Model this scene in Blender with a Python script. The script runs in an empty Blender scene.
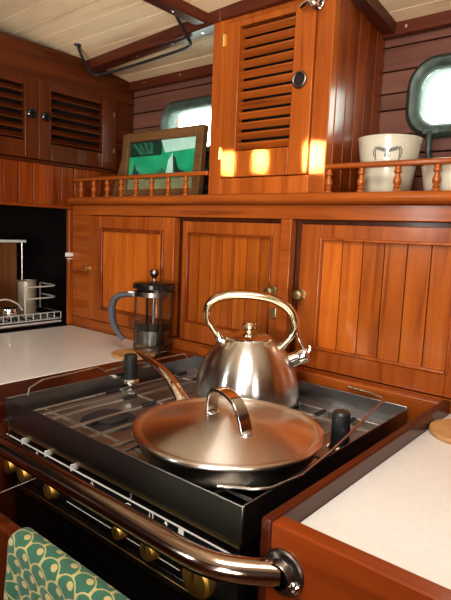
import bpy, bmesh, math, random
from mathutils import Vector, Matrix
random.seed(7)
S = bpy.context.scene
COL = S.collection
PI = math.pi

# ------------------------------------------------------------------ materials
MATS = {}
def newmat(name):
    m = bpy.data.materials.new(name); m.use_nodes = True
    nt = m.node_tree; b = nt.nodes['Principled BSDF']
    MATS[name] = m
    return m, nt, b
def nd(nt, t, **kw):
    n = nt.nodes.new(t)
    for k, v in kw.items():
        if k.startswith('i_'):
            key = k[2:]
            n.inputs[int(key) if key.isdigit() else key].default_value = v
        else: setattr(n, k, v)
    return n
def ramp(nt, stops):
    r = nt.nodes.new('ShaderNodeValToRGB'); e = r.color_ramp.elements
    while len(e) > 1: e.remove(e[-1])
    e[0].position = stops[0][0]; e[0].color = (*stops[0][1], 1)
    for p, c in stops[1:]:
        x = e.new(p); x.color = (*c, 1)
    return r
def wood(name, light, dark, axis='Z', rough=.28, coat=.5, scale=1.0, tintamt=.45, bump=.05):
    m, nt, b = newmat(name); L = nt.links
    tc = nd(nt, 'ShaderNodeTexCoord'); mp = nd(nt, 'ShaderNodeMapping')
    sc = {'X': (3, 55, 55), 'Y': (55, 3, 55), 'Z': (55, 55, 3)}[axis]
    mp.inputs['Scale'].default_value = tuple(s*scale for s in sc)
    at = nd(nt, 'ShaderNodeAttribute', attribute_name='tint')
    # shift the grain per board
    vm = nd(nt, 'ShaderNodeVectorMath', operation='MULTIPLY_ADD')
    vm.inputs[1].default_value = (7.3, 5.1, 3.7)
    L.new(at.outputs['Vector'], vm.inputs[0]); L.new(tc.outputs['Object'], vm.inputs[2])
    L.new(vm.outputs[0], mp.inputs['Vector'])
    n1 = nd(nt, 'ShaderNodeTexNoise'); n1.inputs['Scale'].default_value = 1.0
    n1.inputs['Detail'].default_value = 5; n1.inputs['Roughness'].default_value = .6; n1.inputs['Distortion'].default_value = .6
    L.new(mp.outputs[0], n1.inputs['Vector'])
    r = ramp(nt, [(.28, tuple(c*.8 for c in dark)), (.44, tuple((a*.7+c)/1.7 for a, c in zip(light, dark))), (.56, tuple((a*1.8+c)/2.8 for a, c in zip(light, dark))), (.74, light)])
    L.new(n1.outputs['Fac'], r.inputs['Fac'])
    # broad tone patches
    n2 = nd(nt, 'ShaderNodeTexNoise'); n2.inputs['Scale'].default_value = 6; n2.inputs['Detail'].default_value = 2
    L.new(tc.outputs['Object'], n2.inputs['Vector'])
    mr = nd(nt, 'ShaderNodeMapRange'); mr.inputs['To Min'].default_value = .78; mr.inputs['To Max'].default_value = 1.2
    L.new(n2.outputs['Fac'], mr.inputs['Value'])
    ma = nd(nt, 'ShaderNodeMath', operation='MULTIPLY_ADD'); ma.inputs[1].default_value = tintamt
    L.new(at.outputs['Fac'], ma.inputs[0]); L.new(mr.outputs[0], ma.inputs[2])
    mx = nd(nt, 'ShaderNodeVectorMath', operation='SCALE')
    L.new(r.outputs['Color'], mx.inputs[0]); L.new(ma.outputs[0], mx.inputs['Scale'])
    L.new(mx.outputs[0], b.inputs['Base Color'])
    b.inputs['Roughness'].default_value = rough
    b.inputs['Coat Weight'].default_value = coat*.55; b.inputs['Coat Roughness'].default_value = .14; b.inputs['Specular IOR Level'].default_value = .3
    bp = nd(nt, 'ShaderNodeBump'); bp.inputs['Strength'].default_value = bump; bp.inputs['Distance'].default_value = .001
    L.new(n1.outputs['Fac'], bp.inputs['Height']); L.new(bp.outputs[0], b.inputs['Normal'])
    return m
def plain(name, col, rough=.5, metal=0, coat=0, var=.12, vscale=40, spec=None):
    m, nt, b = newmat(name); L = nt.links
    tc = nd(nt, 'ShaderNodeTexCoord'); n = nd(nt, 'ShaderNodeTexNoise')
    n.inputs['Scale'].default_value = vscale; n.inputs['Detail'].default_value = 3
    L.new(tc.outputs['Object'], n.inputs['Vector'])
    r = ramp(nt, [(.3, tuple(c*(1-var) for c in col)), (.7, tuple(min(1, c*(1+var)) for c in col))])
    L.new(n.outputs['Fac'], r.inputs['Fac']); L.new(r.outputs['Color'], b.inputs['Base Color'])
    b.inputs['Roughness'].default_value = rough; b.inputs['Metallic'].default_value = metal
    b.inputs['Coat Weight'].default_value = coat
    if spec is not None: b.inputs['Specular IOR Level'].default_value = spec
    return m
def steel(name, col=(.62, .6, .57), rough=.25, scale=(400, 400, 4), aniso=0.0, rvar=.1):
    m, nt, b = newmat(name); L = nt.links
    tc = nd(nt, 'ShaderNodeTexCoord'); mp = nd(nt, 'ShaderNodeMapping'); mp.inputs['Scale'].default_value = scale
    n = nd(nt, 'ShaderNodeTexNoise'); n.inputs['Scale'].default_value = 1; n.inputs['Detail'].default_value = 2
    L.new(tc.outputs['Object'], mp.inputs['Vector']); L.new(mp.outputs[0], n.inputs['Vector'])
    mr = nd(nt, 'ShaderNodeMapRange'); mr.inputs['To Min'].default_value = rough-rvar*.5; mr.inputs['To Max'].default_value = rough+rvar*.5
    L.new(n.outputs['Fac'], mr.inputs['Value']); L.new(mr.outputs[0], b.inputs['Roughness'])
    b.inputs['Base Color'].default_value = (*col, 1); b.inputs['Metallic'].default_value = 1
    b.inputs['Anisotropic'].default_value = aniso
    if aniso:
        b.inputs['Anisotropic Rotation'].default_value = .25
        tg = nd(nt, 'ShaderNodeTangent', direction_type='RADIAL', axis='Z'); L.new(tg.outputs[0], b.inputs['Tangent'])
    return m

ORA_L, ORA_D = (.40, .112, .019), (.215, .047, .007)
wood('teak_v', ORA_L, ORA_D, 'Z')
wood('teak_h', ORA_L, ORA_D, 'X')
wood('teak_y', ORA_L, ORA_D, 'Y')
wood('teak_panel', (.50, .148, .021), (.29, .065, .008), 'Z', tintamt=.5)
wood('mahog_v', (.27, .062, .009), (.13, .025, .004), 'Z')
wood('mahog_h', (.27, .062, .009), (.13, .025, .004), 'X')
wood('mahog_y', (.27, .062, .009), (.13, .025, .004), 'Y')
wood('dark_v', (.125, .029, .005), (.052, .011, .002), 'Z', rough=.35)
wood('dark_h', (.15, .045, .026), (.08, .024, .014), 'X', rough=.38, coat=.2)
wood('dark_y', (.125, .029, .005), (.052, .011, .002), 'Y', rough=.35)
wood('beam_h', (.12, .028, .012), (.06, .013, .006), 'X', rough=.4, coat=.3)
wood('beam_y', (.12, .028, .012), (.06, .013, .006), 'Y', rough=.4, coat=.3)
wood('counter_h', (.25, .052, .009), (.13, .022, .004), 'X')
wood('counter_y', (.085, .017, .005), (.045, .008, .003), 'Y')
wood('hull_h', (.215, .095, .068), (.13, .055, .04), 'X', rough=.42, coat=.15, tintamt=.35)
wood('ceil_paint', (.90, .72, .50), (.82, .64, .43), 'X', rough=.5, coat=.1, tintamt=.12)
wood('frame_wood', (.21, .11, .045), (.13, .065, .026), 'X', rough=.5, coat=.1)
wood('mat_wood', (.62, .36, .17), (.46, .25, .10), 'X', rough=.55, coat=0)
wood('board_wood', (.26, .10, .04), (.16, .06, .02), 'Z', rough=.55, coat=0)
wood('sole_wood', (.30, .13, .05), (.18, .07, .025), 'Y', rough=.4)
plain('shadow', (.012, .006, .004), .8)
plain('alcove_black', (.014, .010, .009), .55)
plain('white_top', (.76, .745, .71), .32, coat=.25, var=.03, vscale=120)
plain('black_plastic', (.018, .02, .021), .38)
plain('black_gloss', (.012, .011, .011), .16, coat=.4)
plain('oven_black', (.012, .009, .008), .22, coat=.3)
plain('grate_iron', (.03, .03, .032), .42)
plain('grey_handle', (.10, .105, .12), .45)
plain('white_plastic', (.75, .75, .73), .4, var=.03)
plain('enamel', (.57, .53, .42), .3, coat=.35, var=.05, vscale=25)
plain('ink', (.06, .06, .055), .6)
plain('aluminium', (.42, .37, .28), .35, metal=.35)
plain('white_wire', (.60, .60, .58), .35, metal=.2)
plain('coffee', (.015, .009, .006), .2)
plain('green_glass_obj', (.03, .30, .08), .2, coat=.5)
plain('port_bronze', (.07, .095, .08), .5, metal=.25, var=.3, vscale=60)
plain('print_white', (.75, .72, .62), .5)
plain('pic_green', (.03, .40, .23), .35, var=.2, vscale=20, coat=.3)
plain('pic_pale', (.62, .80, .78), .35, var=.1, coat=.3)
plain('pic_dark', (.02, .06, .05), .35, var=.3, coat=.3)
plain('pic_cliff', (.05, .17, .12), .35, var=.3, coat=.3)
plain('pic_sand', (.34, .30, .19), .4, var=.15)
steel('steel_brush', (.64, .62, .59), .26, (6, 6, 500), rvar=.12)
steel('steel_kettle', (.72, .70, .67), .25, (6, 6, 60), aniso=.9, rvar=0)
steel('steel_lid', (.82, .78, .72), .30, (150, 150, 150), aniso=.93, rvar=0)
steel('steel_tray', (.33, .325, .33), .34, (8, 120, 120), rvar=.03)
steel('steel_top', (.50, .48, .45), .38, (80, 8, 80), rvar=.03)
steel('steel_dark', (.22, .20, .185), .3, (8, 200, 200))
steel('chrome', (.80, .79, .77), .1, (60, 60, 60), rvar=.05)
steel('handrail_steel', (.47, .37, .30), .15, (40, 40, 40), rvar=.06)
steel('handle_steel', (.70, .60, .42), .16, (60, 60, 60), rvar=.06)
steel('grate_steel', (.55, .54, .52), .42, (60, 60, 60))
steel('brass', (.90, .64, .24), .42, (80, 80, 80))
steel('brass_dull', (.50, .40, .22), .35, (80, 80, 80))
steel('brass_knob', (.66, .40, .10), .48, (80, 80, 80))
def glass(name, tint, opacity):
    m, nt, b = newmat(name); L = nt.links
    out = nt.nodes['Material Output']
    tr = nd(nt, 'ShaderNodeBsdfTransparent'); tr.inputs['Color'].default_value = (*tint, 1)
    gl = nd(nt, 'ShaderNodeBsdfGlossy'); gl.inputs['Roughness'].default_value = .04
    ge = nd(nt, 'ShaderNodeNewGeometry'); dt = nd(nt, 'ShaderNodeVectorMath', operation='DOT_PRODUCT')
    L.new(ge.outputs['Incoming'], dt.inputs[0]); L.new(ge.outputs['Normal'], dt.inputs[1])
    ab = nd(nt, 'ShaderNodeMath', operation='ABSOLUTE'); L.new(dt.outputs['Value'], ab.inputs[0])
    iv = nd(nt, 'ShaderNodeMath', operation='SUBTRACT'); iv.inputs[0].default_value = 1; L.new(ab.outputs[0], iv.inputs[1])
    pw = nd(nt, 'ShaderNodeMath', operation='POWER'); pw.inputs[1].default_value = 4; L.new(iv.outputs[0], pw.inputs[0])
    ad = nd(nt, 'ShaderNodeMath', operation='MULTIPLY_ADD'); ad.inputs[1].default_value = .8; ad.inputs[2].default_value = opacity; L.new(pw.outputs[0], ad.inputs[0])
    mx = nd(nt, 'ShaderNodeMixShader'); L.new(ad.outputs[0], mx.inputs[0]); L.new(tr.outputs[0], mx.inputs[1]); L.new(gl.outputs[0], mx.inputs[2])
    L.new(mx.outputs[0], out.inputs['Surface'])
glass('glass', (.97, .98, .97), .015)
glass('pane_glass', (.95, 1, .97), .02)
def towel_mat():
    m, nt, b = newmat('towel_cloth'); L = nt.links
    uv = nd(nt, 'ShaderNodeUVMap', uv_map='UVMap'); sp = nd(nt, 'ShaderNodeSeparateXYZ'); L.new(uv.outputs[0], sp.inputs[0])
    def M(op, a, b_=None, c=None):
        n = nd(nt, 'ShaderNodeMath', operation=op)
        for i, v in enumerate((a, b_, c)):
            if v is None: continue
            if isinstance(v, (int, float)): n.inputs[i].default_value = v
            else: L.new(v, n.inputs[i])
        return n.outputs[0]
    u, v = sp.outputs[0], sp.outputs[1]          # already in pattern cells
    row = M('FLOOR', v); fv = M('FRACT', v)
    def dist(rowx, dy):
        off = M('MULTIPLY', M('FLOORED_MODULO', rowx, 2.0), .5)
        fu = M('SUBTRACT', M('FRACT', M('ADD', u, off)), .5)
        fi = M('SUBTRACT', fu, .13); di = M('SUBTRACT', dy, .32)
        outer = M('SQRT', M('ADD', M('MULTIPLY', fu, fu), M('MULTIPLY', M('MULTIPLY', dy, dy), .42)))
        inner = M('SQRT', M('ADD', M('MULTIPLY', fi, fi), M('MULTIPLY', M('MULTIPLY', di, di), .42)))
        return outer, inner
    dA, iA = dist(row, fv)                               # scale whose root is this row
    dB, iB = dist(M('ADD', row, 1.0), M('SUBTRACT', fv, 1.0))
    inA = M('LESS_THAN', dA, .5)
    notA = M('SUBTRACT', 1.0, inA)
    d = M('ADD', M('MULTIPLY', dA, inA), M('MULTIPLY', dB, notA))
    di_ = M('ADD', M('MULTIPLY', iA, inA), M('MULTIPLY', iB, notA))
    d = M('MAXIMUM', d, M('MULTIPLY', M('LESS_THAN', di_, .15), .5))
    r = ramp(nt, [(0, (.03, .11, .065)), (.425, (.028, .125, .07)), (.455, (.42, .35, .15)), (.6, (.40, .32, .12))])
    r.color_ramp.interpolation = 'LINEAR'
    L.new(d, r.inputs['Fac']); L.new(r.outputs['Color'], b.inputs['Base Color'])
    b.inputs['Roughness'].default_value = .9; b.inputs['Sheen Weight'].default_value = .2
    nz = nd(nt, 'ShaderNodeTexNoise'); nz.inputs['Scale'].default_value = 900
    bp = nd(nt, 'ShaderNodeBump'); bp.inputs['Strength'].default_value = .25; bp.inputs['Distance'].default_value = .001
    L.new(nz.outputs['Fac'], bp.inputs['Height']); L.new(bp.outputs[0], b.inputs['Normal'])
towel_mat()

# ------------------------------------------------------------------ mesh collector
class MB:
    def __init__(s):
        s.bm = bmesh.new(); s.t = s.bm.faces.layers.float.new('tint_f')
    def _tint(s, faces, t):
        for f in faces: f[s.t] = t
    def poly(s, verts, faces, t=0.0):
        vs = [s.bm.verts.new(v) for v in verts]; fs = []
        for f in faces:
            try: fs.append(s.bm.faces.new([vs[i] for i in f]))
            except ValueError: pass
        s._tint(fs, t); return s
    def box(s, x0, x1, y0, y1, z0, z1, t=0.0, f=None):
        v = [(x, y, z) for x in (x0, x1) for y in (y0, y1) for z in (z0, z1)]
        if f: v = [f(*p) for p in v]
        return s.poly(v, [(0, 1, 3, 2), (4, 6, 7, 5), (0, 4, 5, 1), (2, 3, 7, 6), (0, 2, 6, 4), (1, 5, 7, 3)], t)
    def boxm(s, sx, sy, sz, M, t=0.0):
        v = [M @ Vector((x*sx/2, y*sy/2, z*sz/2)) for x in (-1, 1) for y in (-1, 1) for z in (-1, 1)]
        return s.poly(v, [(0, 1, 3, 2), (4, 6, 7, 5), (0, 4, 5, 1), (2, 3, 7, 6), (0, 2, 6, 4), (1, 5, 7, 3)], t)
    def beam(s, a, b, w, h, up=(0, 0, 1), t=0.0):
        a, b = Vector(a), Vector(b); d = (b-a); L = d.length; d.normalize()
        sd = d.cross(Vector(up)).normalized(); u = sd.cross(d)
        M = Matrix((( d.x, sd.x, u.x, 0), (d.y, sd.y, u.y, 0), (d.z, sd.z, u.z, 0), (0, 0, 0, 1)))
        M = Matrix.Translation((a+b)/2) @ M
        return s.boxm(L, w, h, M, t)
    def tube(s, pts, r, n=12, closed=False, flat=None, t=0.0, smooth=0):
        """sweep a circle (or ellipse flat=(w,h)) along pts; r number or list"""
        P = [Vector(p) for p in pts]
        R = list(r) if isinstance(r, (list, tuple)) else [r]*len(P)
        for _ in range(smooth):           # Chaikin
            Q, q = [], []
            m = len(P)
            if not closed: Q.append(P[0]); q.append(R[0])
            for i in range(m if closed else m-1):
                a, b = P[i], P[(i+1) % m]; ra, rb = R[i], R[(i+1) % m]
                Q += [a*.75+b*.25, a*.25+b*.75]; q += [ra*.75+rb*.25, ra*.25+rb*.75]
            if not closed: Q.append(P[-1]); q.append(R[-1])
            P, R = Q, q
        m = len(P); rings = []; prev = None
        for i in range(m):
            if closed: d = P[(i+1) % m]-P[i-1]
            else: d = P[min(i+1, m-1)]-P[max(i-1, 0)]
            d.normalize()
            if prev is None:
                a = Vector((0, 0, 1)) if abs(d.z) < .9 else Vector((1, 0, 0))
                nrm = d.cross(a).normalized()
            else:
                nrm = (prev - d*prev.dot(d)).normalized()
            prev = nrm; bn = d.cross(nrm)
            fw, fh = flat if flat else (1, 1)
            rings.append([s.bm.verts.new(P[i]+nrm*math.cos(2*PI*k/n)*R[i]*fw+bn*math.sin(2*PI*k/n)*R[i]*fh) for k in range(n)])
        fs = []
        for i in range(m if closed else m-1):
            a, b = rings[i], rings[(i+1) % m]
            for k in range(n): fs.append(s.bm.faces.new((a[k], a[(k+1) % n], b[(k+1) % n], b[k])))
        if not closed:
            fs.append(s.bm.faces.new(rings[0][::-1])); fs.append(s.bm.faces.new(rings[-1]))
        s._tint(fs, t); return s
    def lathe(s, prof, c=(0, 0, 0), n=48, M=None, close=False, t=0.0):
        """prof list of (r,z); closed ring of profile when close"""
        c = Vector(c); rings = []
        for r, z in prof:
            if r < 1e-6:
                p = Vector((0, 0, z)); p = (M @ p) if M else p
                rings.append([s.bm.verts.new(c+p)])
            else:
                row = []
                for k in range(n):
                    p = Vector((r*math.cos(2*PI*k/n), r*math.sin(2*PI*k/n), z)); p = (M @ p) if M else p
                    row.append(s.bm.verts.new(c+p))
                rings.append(row)
        m = len(rings); fs = []
        for i in range(m if close else m-1):
            a, b = rings[i], rings[(i+1) % m]
            for k in range(n):
                k2 = (k+1) % n
                if len(a) == 1 and len(b) == 1: continue
                if len(a) == 1: f = (a[0], b[k2], b[k])
                elif len(b) == 1: f = (a[k], a[k2], b[0])
                else: f = (a[k], a[k2], b[k2], b[k])
                fs.append(s.bm.faces.new(f))
        s._tint(fs, t); return s
    def prism(s, outline, h0, h1, f, t=0.0):
        """outline 2D list, extruded h0..h1, mapped by f(u,v,h)"""
        n = len(outline)
        v = [f(u, w, h0) for u, w in outline]+[f(u, w, h1) for u, w in outline]
        fc = [tuple(range(n))[::-1], tuple(range(n, 2*n))]+[(i, (i+1) % n, n+(i+1) % n, n+i) for i in range(n)]
        return s.poly(v, fc, t)

ROOT = {}
def build(name, mb, mat, parent=None, bevel=0, seg=2, ang=35, uvf=None, keep=False):
    bm = mb.bm
    off = ROOT.get(parent.name, Vector((0, 0, 0))) if parent else Vector((0, 0, 0))
    bmesh.ops.recalc_face_normals(bm, faces=bm.faces)
    if off.length: bmesh.ops.translate(bm, verts=bm.verts, vec=-off)
    lim = math.radians(ang)
    for e in bm.edges:
        if len(e.link_faces) == 2: e.smooth = e.calc_face_angle(0) < lim
    for f in bm.faces: f.smooth = True
    me = bpy.data.meshes.new(name)
    tl = [f[mb.t] for f in bm.faces]
    bm.to_mesh(me)
    a = me.attributes.new('tint', 'FLOAT', 'FACE')
    a.data.foreach_set('value', tl)
    if 'tint_f' in me.attributes: me.attributes.remove(me.attributes['tint_f'])
    bm.free()
    me.materials.append(MATS[mat])
    o = bpy.data.objects.new(name, me); COL.objects.link(o)
    if parent:
        o.parent = parent; ROOT[o.name] = off.copy()
    if bevel:
        md = o.modifiers.new('bevel', 'BEVEL'); md.width = bevel; md.segments = seg; md.limit_method = 'ANGLE'; md.angle_limit = math.radians(40)
    return o
def thing(name, label, cat, loc, group=None):
    o = bpy.data.objects.new(name, None); COL.objects.link(o); o.location = loc; o.empty_display_size = .02
    o['label'] = label; o['category'] = cat
    if group: o['group'] = group
    ROOT[o.name] = Vector(loc)
    return o
def tag(o, label, cat, group=None):
    o['label'] = label; o['category'] = cat
    if group: o['group'] = group
    return o
def struct(name, mb, mat, parent=None, **k):
    o = build(name, mb, mat, parent, **k)
    if not parent: o['kind'] = 'structure'
    return o
def copy_part(src, loc, parent, rot=None):
    c = src.copy(); COL.objects.link(c); c.parent = parent
    c.location = Vector(loc)-ROOT[parent.name]
    if rot: c.rotation_euler = rot
    ROOT[c.name] = ROOT[parent.name].copy()
    return c
def rnd(a=.5): return random.uniform(-a, a)

XA = -.3017          # face of the left-hand lockers
D = .20              # hull side behind the shelf
def ceil_z(y): return .676+.14*(.2-y)

# ------------------------------------------------------------------ the setting
def rrect(cx, cy, w, h, r, n=8):
    pts = []
    for sx, sy, a0 in ((1, 1, 0), (-1, 1, 90), (-1, -1, 180), (1, -1, 270)):
        for k in range(n+1):
            a = math.radians(a0+90*k/n)
            pts.append((cx+sx*(w/2-r)+r*math.cos(a), cy+sy*(h/2-r)+r*math.sin(a)))
    return pts
PORTS = [(-.062, .533, .185, .098), (.633, .533, .195, .098)]      # cx, cz, w, h of the clear glass
# hull side: planks with cut-outs for the two portlights
mb = MB()
zz = [-.9, .30, .362, .423, .455, .49, .524, .558, .592, .626, .66, .80]
def plank_with_holes(z0, z1, t):
    g = .0012
    spans = [(-.66, 1.9)]
    for cx, cz, w, h in PORTS:
        if z1 > cz-h/2-.010 and z0 < cz+h/2+.010:
            a, b = cx-w/2-.012, cx+w/2+.012
            ns = []
            for p, q in spans:
                if a > p and b < q: ns += [(p, a), (b, q)]
                else: ns.append((p, q))
            spans = ns
    for p, q in spans: mb.box(p, q, D, D+.03, z0+g, z1-g, t); mb.box(p, q, D+.0302, D+.05, z0-.002, z1+.002, -1)
zs = [-.9, .10, .20, .30, .345, .39, .435, .472, .52, .552, .594, .64, .70, .80]
for a, b in zip(zs[:-1], zs[1:]): plank_with_holes(a, b, rnd())
struct('wall_back', mb, 'hull_h', bevel=.0015)
mb = MB()
for cx, cz, w, h in PORTS:   # dark backing between planks so the gaps read as seams
    pass
mb = MB()
for i in range(40):
    mb.box(-.7+i*.075, -.7+i*.075+.074, -2.1, .3, -.94, -.9, rnd())
struct('floor', mb, 'sole_wood')
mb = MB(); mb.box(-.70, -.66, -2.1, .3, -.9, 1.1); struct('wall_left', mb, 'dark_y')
mb = MB(); mb.box(1.9, 1.94, -2.1, .3, -.9, 1.1); struct('wall_right', mb, 'mahog_y')
mb = MB()
for i in range(13): mb.box(-.66+i*.2, -.66+i*.2+.198, -2.1, -2.06, -.9, 1.1, rnd())
struct('wall_front', mb, 'mahog_v')
# ceiling planks, running fore and aft, rising towards the middle of the boat
mb = MB(); y = .24
while y > -2.1:
    y0 = y-.048
    f = lambda X, Y, Z: (X, Y, Z+ceil_z(Y))
    mb.box(-.70, 1.94, y0+.0008, y-.0008, 0, .02, rnd(), f); y = y0
struct('ceiling', mb, 'ceil_paint', bevel=.0012)
# ceiling beams and edge trims
mb = MB(); mb.beam((XA-.02, .052, ceil_z(.052)-.010), (.20, .010, ceil_z(.010)-.010), .034, .026); struct('trim_1', mb, 'beam_h', bevel=.003)
mb = MB(); mb.beam((.152, .02, ceil_z(.02)-.008), (-.02, -.66, ceil_z(-.66)-.008), .032, .024); struct('trim_2', mb, 'beam_y', bevel=.003)
mb = MB(); mb.box(XA-.02, 1.9, .182, .2, .655, .684); struct('trim_3', mb, 'beam_h', bevel=.002)
mb = MB(); mb.beam((.18, -.012, ceil_z(-.012)-.012), (1.9, -.05, ceil_z(-.05)-.012), .03, .03)
mb = MB(); mb.beam((.190, .012, ceil_z(.0)-.010), (.50, -.012, ceil_z(-.0)-.010), .034, .028); struct('trim_4', mb, 'beam_h', bevel=.003)
mb = MB(); mb.beam((.467, -.03, ceil_z(-.03)-.008), (.467, .185, ceil_z(.185)-.008), .026, .024); struct('trim_5', mb, 'beam_y', bevel=.002)
# brass screw heads on beams and trims: parts of the trims
for tr, pts in (('trim_1', [(-.10, .036), (.13, .017), (.03, .025)]), ('trim_2', [(.128, -.07), (.06, -.35)])):
    for x, y in pts:
        s_ = MB(); s_.lathe([(0, -.0015), (.003, -.001), (.0034, 0)], (x, y, ceil_z(y)-(.023 if tr == 'trim_1' else .020)), 12)
        build('screw_head', s_, 'chrome', bpy.data.objects[tr])
for x in (-.24, -.10, .50):
    s_ = MB(); s_.lathe([(0, -.0015), (.003, -.001), (.0034, 0)], (x, .182, .668), 12, Matrix.Rotation(-PI/2, 4, 'X') @ Matrix.Rotation(PI, 4, 'X') @ Matrix.Rotation(PI, 4, 'X'))
    build('screw_head', s_, 'chrome', bpy.data.objects['trim_3'])

# portlights
for i, (cx, cz, w, h) in enumerate(PORTS):
    mb = MB()
    inner = rrect(cx, cz, w, h, .032); outer = rrect(cx, cz, w+.052, h+.05, .055)
    mid = rrect(cx, cz, w+.016, h+.016, .038)
    n = len(inner)
    loops = [(outer, D-.001), (outer, D-.012), (rrect(cx, cz, w+.034, h+.034, .047), D-.02), (mid, D-.018), (inner, D-.008), (inner, D+.022)]
    verts = []
    for lp, yy in loops: verts += [(u, yy, v) for u, v in lp]
    faces = []
    for k in range(len(loops)-1):
        for j in range(n): faces.append((k*n+j, k*n+(j+1) % n, (k+1)*n+(j+1) % n, (k+1)*n+j))
    mb.poly(verts, faces)
    wf = struct('window_%d' % (i+1), mb, 'port_bronze', ang=50)
    pm = MB(); pm.prism(inner, D-.006, D-.003, lambda u, v, hh: (u, hh, v)); build('pane', pm, 'pane_glass', wf)
    if i == 1:
        lm = MB(); lm.tube([(.562, .183, .47), (.5635, .176, .455), (.565, .172, .43), (.566, .178, .415)], [.004, .006, .005, .006], 10, smooth=1)
        lm.box(.548, .578, .18, .198, .464, .476); build('dog_latch', lm, 'port_bronze', wf, bevel=.002)
    sm = MB()
    for sx in (-1, -.33, .33, 1):
        for sz in (-1, 1):
            sm.lathe([(0, -.0205), (.0035, -.020), (.004, -.016)], (cx+sx*(w/2-.004), D, cz+sz*(h/2+.018)), 10, Matrix.Rotation(-PI/2, 4, 'X'))
# ------------------------------------------------------------------ helpers for joinery
def boards(mb, a0, a1, n, z0, z1, y0, y1, axis='x', gap=.0009):
    w = (a1-a0)/n
    for i in range(n):
        p, q = a0+i*w+gap, a0+(i+1)*w-gap
        if axis == 'x': mb.box(p, q, y0, y1, z0, z1, rnd())
        else: mb.box(y0, y1, p, q, z0, z1, rnd())
def frame_mb(mb, a0, a1, z0, z1, y0, y1, sl, sr, st, sb):
    mb.box(a0, a0+sl, y0, y1, z0, z1, rnd(.2)); mb.box(a1-sr, a1, y0, y1, z0, z1, rnd(.2))
    mb.box(a0+sl, a1-sr, y0, y1, z1-st, z1, rnd(.2)); mb.box(a0+sl, a1-sr, y0, y1, z0, z0+sb, rnd(.2))
def moulding(mb, a0, a1, z0, z1, y0, y1, w):
    mb.box(a0, a0+w, y0, y1, z0, z1); mb.box(a1-w, a1, y0, y1, z0, z1)
    mb.box(a0+w, a1-w, y0, y1, z1-w, z1); mb.box(a0+w, a1-w, y0, y1, z0, z0+w)
RX = Matrix.Rotation(PI/2, 4, 'X')      # lathe axis z -> -y
def knob_at(x, y, z, parent, mat='brass_dull', k=1.0, name='knob'):
    m = MB(); m.lathe([(0, 0), (.0095*k, 0), (.0095*k, .0016), (.0042*k, .003), (.0038*k, .010*k), (.0085*k, .012*k), (.0092*k, .0145*k), (.0085*k, .0185*k), (.006*k, .0195*k), (0, .0195*k)], (x, y, z), 24, RX)
    return build(name, m, mat, parent)

# ------------------------------------------------------------------ lower back cabinet
cab = thing('back_cabinet', 'long varnished teak cabinet with three panelled doors behind the stove', 'cabinet', (.4, .02, 0))
mb = MB()
mb.box(XA, 1.7, -.004, .014, .297, .323)                      # top rail
mb.box(XA, -.2267, -.004, .014, .026, .297, .1)               # left stile
mb.box(.366, .390, -.004, .014, .026, .297, .1)
mb.box(.742, .80, -.004, .014, .026, .297, -.6)
mb.box(1.25, 1.29, -.004, .014, .026, .297)
mb.box(XA, 1.7, -.004, .014, -.2, .026, -.1)
build('face_frame', mb, 'teak_h', cab, bevel=.0015)
mb = MB(); mb.box(XA, 1.7, .016, .19, -.2, .32); build('carcass', mb, 'dark_v', cab)
# door 1: wide flat panel
d1 = MB(); frame_mb(d1, -.2255, .0865, .028, .2955, -.007, .012, .048, .034, .030, .030)
door = build('door', d1, 'teak_v', cab, bevel=.0012)
m = MB(); boards(m, -.178, .053, 1, .057, .267, -.003, .008); build('door_panel', m, 'teak_panel', door)
m = MB(); moulding(m, -.1775, .0525, .058, .2655, -.0085, .002, .008); build('moulding', m, 'mahog_v', door, bevel=.002)
knob_at(-.2225+.0, -.0065, .161, door, 'brass', .85)
# door 2
d2 = MB(); frame_mb(d2, .1085, .3665, .028, .2885, -.002, .012, .014, .019, .0245, .04)
door = build('door', d2, 'teak_v', cab, bevel=.0012)
m = MB(); boards(m, .1225, .3475, 7, .068, .264, .004, .010); build('door_panel', m, 'teak_panel', door)
m = MB(); moulding(m, .1225, .3475, .068, .264, -.0035, .006, .004); build('moulding', m, 'mahog_v', door, bevel=.0015)
m = MB(); m.box(.352, .366, -.0045, -.0015, .107, .129); build('latch_plate', m, 'brass_dull', door, bevel=.002)
knob_at(.3555, -.002, .160, door, 'brass_dull', 1.0)
# door 3
d3 = MB(); frame_mb(d3, .4115, .7405, .028, .2885, -.002, .012, .043, .056, .0275, .040)
door = build('door', d3, 'teak_v', cab, bevel=.0012)
m = MB(); boards(m, .4545, .6845, 6, .068, .261, .004, .010); build('door_panel', m, 'teak_panel', door)
m = MB(); moulding(m, .4495, .6895, .063, .266, -.0045, .006, .0055); build('moulding', m, 'teak_v', door, bevel=.002)
knob_at(.4195, -.002, .1605, door, 'brass_dull', 1.0)
# door 4, beyond the frame on the right
d4 = MB(); frame_mb(d4, .802, 1.248, .028, .2885, -.002, .012, .043, .043, .0275, .04)
door = build('door', d4, 'teak_v', cab, bevel=.0012)
m = MB(); boards(m, .845, 1.205, 9, .068, .261, .004, .010); build('door_panel', m, 'teak_panel', door)

# ledge at the foot of the cabinet behind the stove
mb = MB(); mb.box(.19, .6885, -.028, -.0042, -.16, .0255)
tag(build('back_ledge', mb, 'teak_h', bevel=.002), 'narrow varnished wooden ledge at the cabinet foot behind the stove', 'ledge')

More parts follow.
